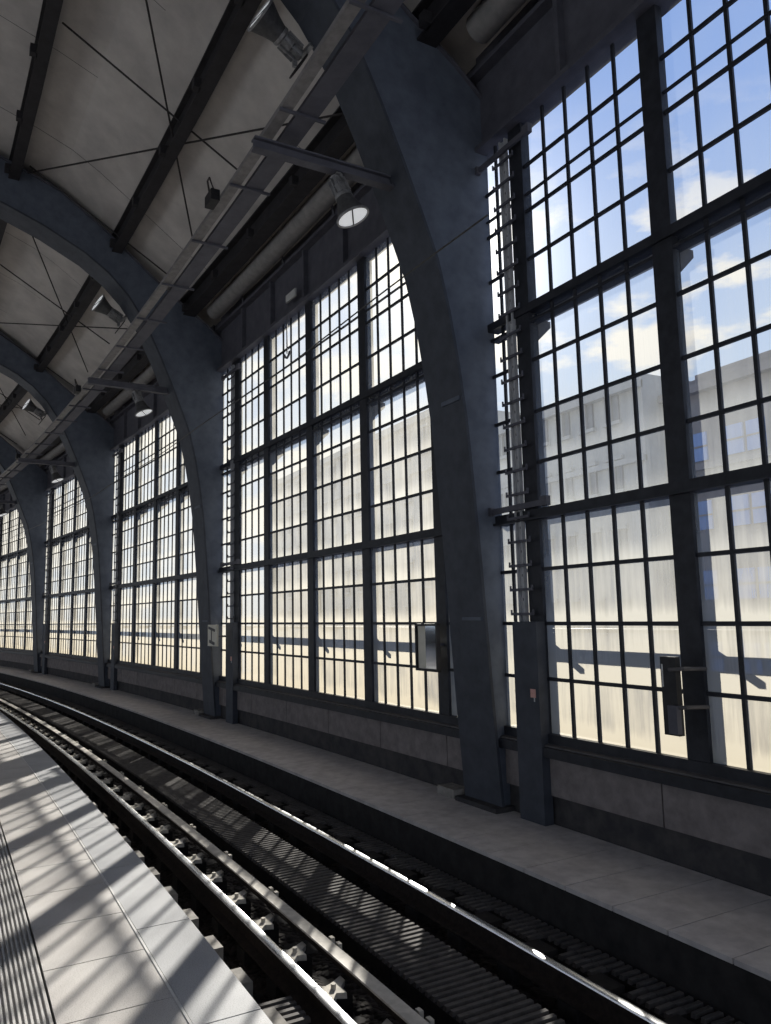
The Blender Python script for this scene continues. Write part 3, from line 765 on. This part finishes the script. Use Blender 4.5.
q = e.new(.28); q.color = (.50, .63, .84, 1); q = e.new(.55); q.color = (.26, .41, .78, 1)
L(sp.outputs['Z'], grad.inputs['Fac'])
mp = N(nt, 'ShaderNodeMapping'); mp.inputs['Scale'].default_value = (3.0, 3.0, 7.5); mp.inputs['Location'].default_value = (.35, .1, .2); L(tc.outputs['Generated'], mp.inputs['Vector'])
cn = N(nt, 'ShaderNodeTexNoise', Scale=2.1, Detail=9.0, Roughness=.56); L(mp.outputs[0], cn.inputs['Vector'])
cr = N(nt, 'ShaderNodeValToRGB'); cr.color_ramp.elements[0].position = .50; cr.color_ramp.elements[1].position = .60
L(cn.outputs['Fac'], cr.inputs['Fac'])
band = N(nt, 'ShaderNodeValToRGB'); e = band.color_ramp.elements
e[0].position = .22; e[0].color = (1, 1, 1, 1); e[1].position = .56; e[1].color = (0, 0, 0, 1); q = e.new(.40); q.color = (1, 1, 1, 1)
L(sp.outputs['Z'], band.inputs['Fac'])
cm_ = N(nt, 'ShaderNodeMath', operation='MULTIPLY'); L(cr.outputs['Color'], cm_.inputs[0]); L(band.outputs['Color'], cm_.inputs[1])
mix = N(nt, 'ShaderNodeMix', data_type='RGBA'); L(cm_.outputs[0], mix.inputs[0]); L(grad.outputs['Color'], mix.inputs[6]); mix.inputs[7].default_value = (.98, .93, .84, 1)
dt = N(nt, 'ShaderNodeVectorMath', operation='DOT_PRODUCT'); L(tc.outputs['Generated'], dt.inputs[0]); dt.inputs[1].default_value = sun_pix
def mth(op, a, b):
    n_ = N(nt, 'ShaderNodeMath', operation=op)
    for i, x in enumerate((a, b)):
        if isinstance(x, (int, float)): n_.inputs[i].default_value = x
        else: L(x, n_.inputs[i])
    return n_.outputs[0]
dp = mth('MAXIMUM', dt.outputs['Value'], 0)
glow = mth('ADD', mth('MULTIPLY', mth('POWER', dp, 110), .70), mth('ADD', mth('MULTIPLY', mth('POWER', dp, 500), 1.6), mth('MULTIPLY', mth('POWER', dp, 9), .06)))
gc = N(nt, 'ShaderNodeMix', data_type='RGBA', blend_type='ADD'); gc.inputs[0].default_value = 1
gs = N(nt, 'ShaderNodeVectorMath', operation='SCALE'); gs.inputs[0].default_value = (1, .93, .78); L(glow, gs.inputs['Scale'])
L(mix.outputs[2], gc.inputs[6]); L(gs.outputs[0], gc.inputs[7])
L(gc.outputs[2], bg.inputs[0]); bg.inputs[1].default_value = 1.0

# ================================================================= CAMERA
cam = bpy.data.cameras.new('camera'); co = bpy.data.objects.new('camera', cam); COL.objects.link(co)
f, yaw, pit, rol = 776.469, 1.0844111, .12954927, -.02218168
cy_, sy_ = math.cos(yaw), math.sin(yaw)
F = Vector((-sy_ * math.cos(pit), cy_ * math.cos(pit), math.sin(pit)))
Rt = Vector((cy_, sy_, 0)); U = Rt.cross(F); 
if U.z < 0: U = -U
c, s_ = math.cos(rol), math.sin(rol)
R2 = Rt * c + U * s_; U2 = U * c - Rt * s_
mt = Matrix((R2, U2, -F)).transposed().to_4x4(); mt.translation = Vector((0, 0, EYE))
co.matrix_world = mt
cam.sensor_fit = 'VERTICAL'; cam.sensor_height = 32.0; cam.lens = f / 1024 * 32.0
cam.clip_start = .05; cam.clip_end = 500
sc = bpy.context.scene
sc.camera = co
sc.view_settings.view_transform = 'Standard'; sc.view_settings.look = 'None'
sc.view_settings.gamma = 1; sc.view_settings.use_curve_mapping = False; sc.view_settings.exposure = 0.0
cy = sc.cycles
cy.transparent_max_bounces = 24; cy.max_bounces = 8; cy.diffuse_bounces = 5; cy.use_denoising = True
cy.caustics_reflective = False; cy.caustics_refractive = False
cy.sample_clamp_indirect = 4
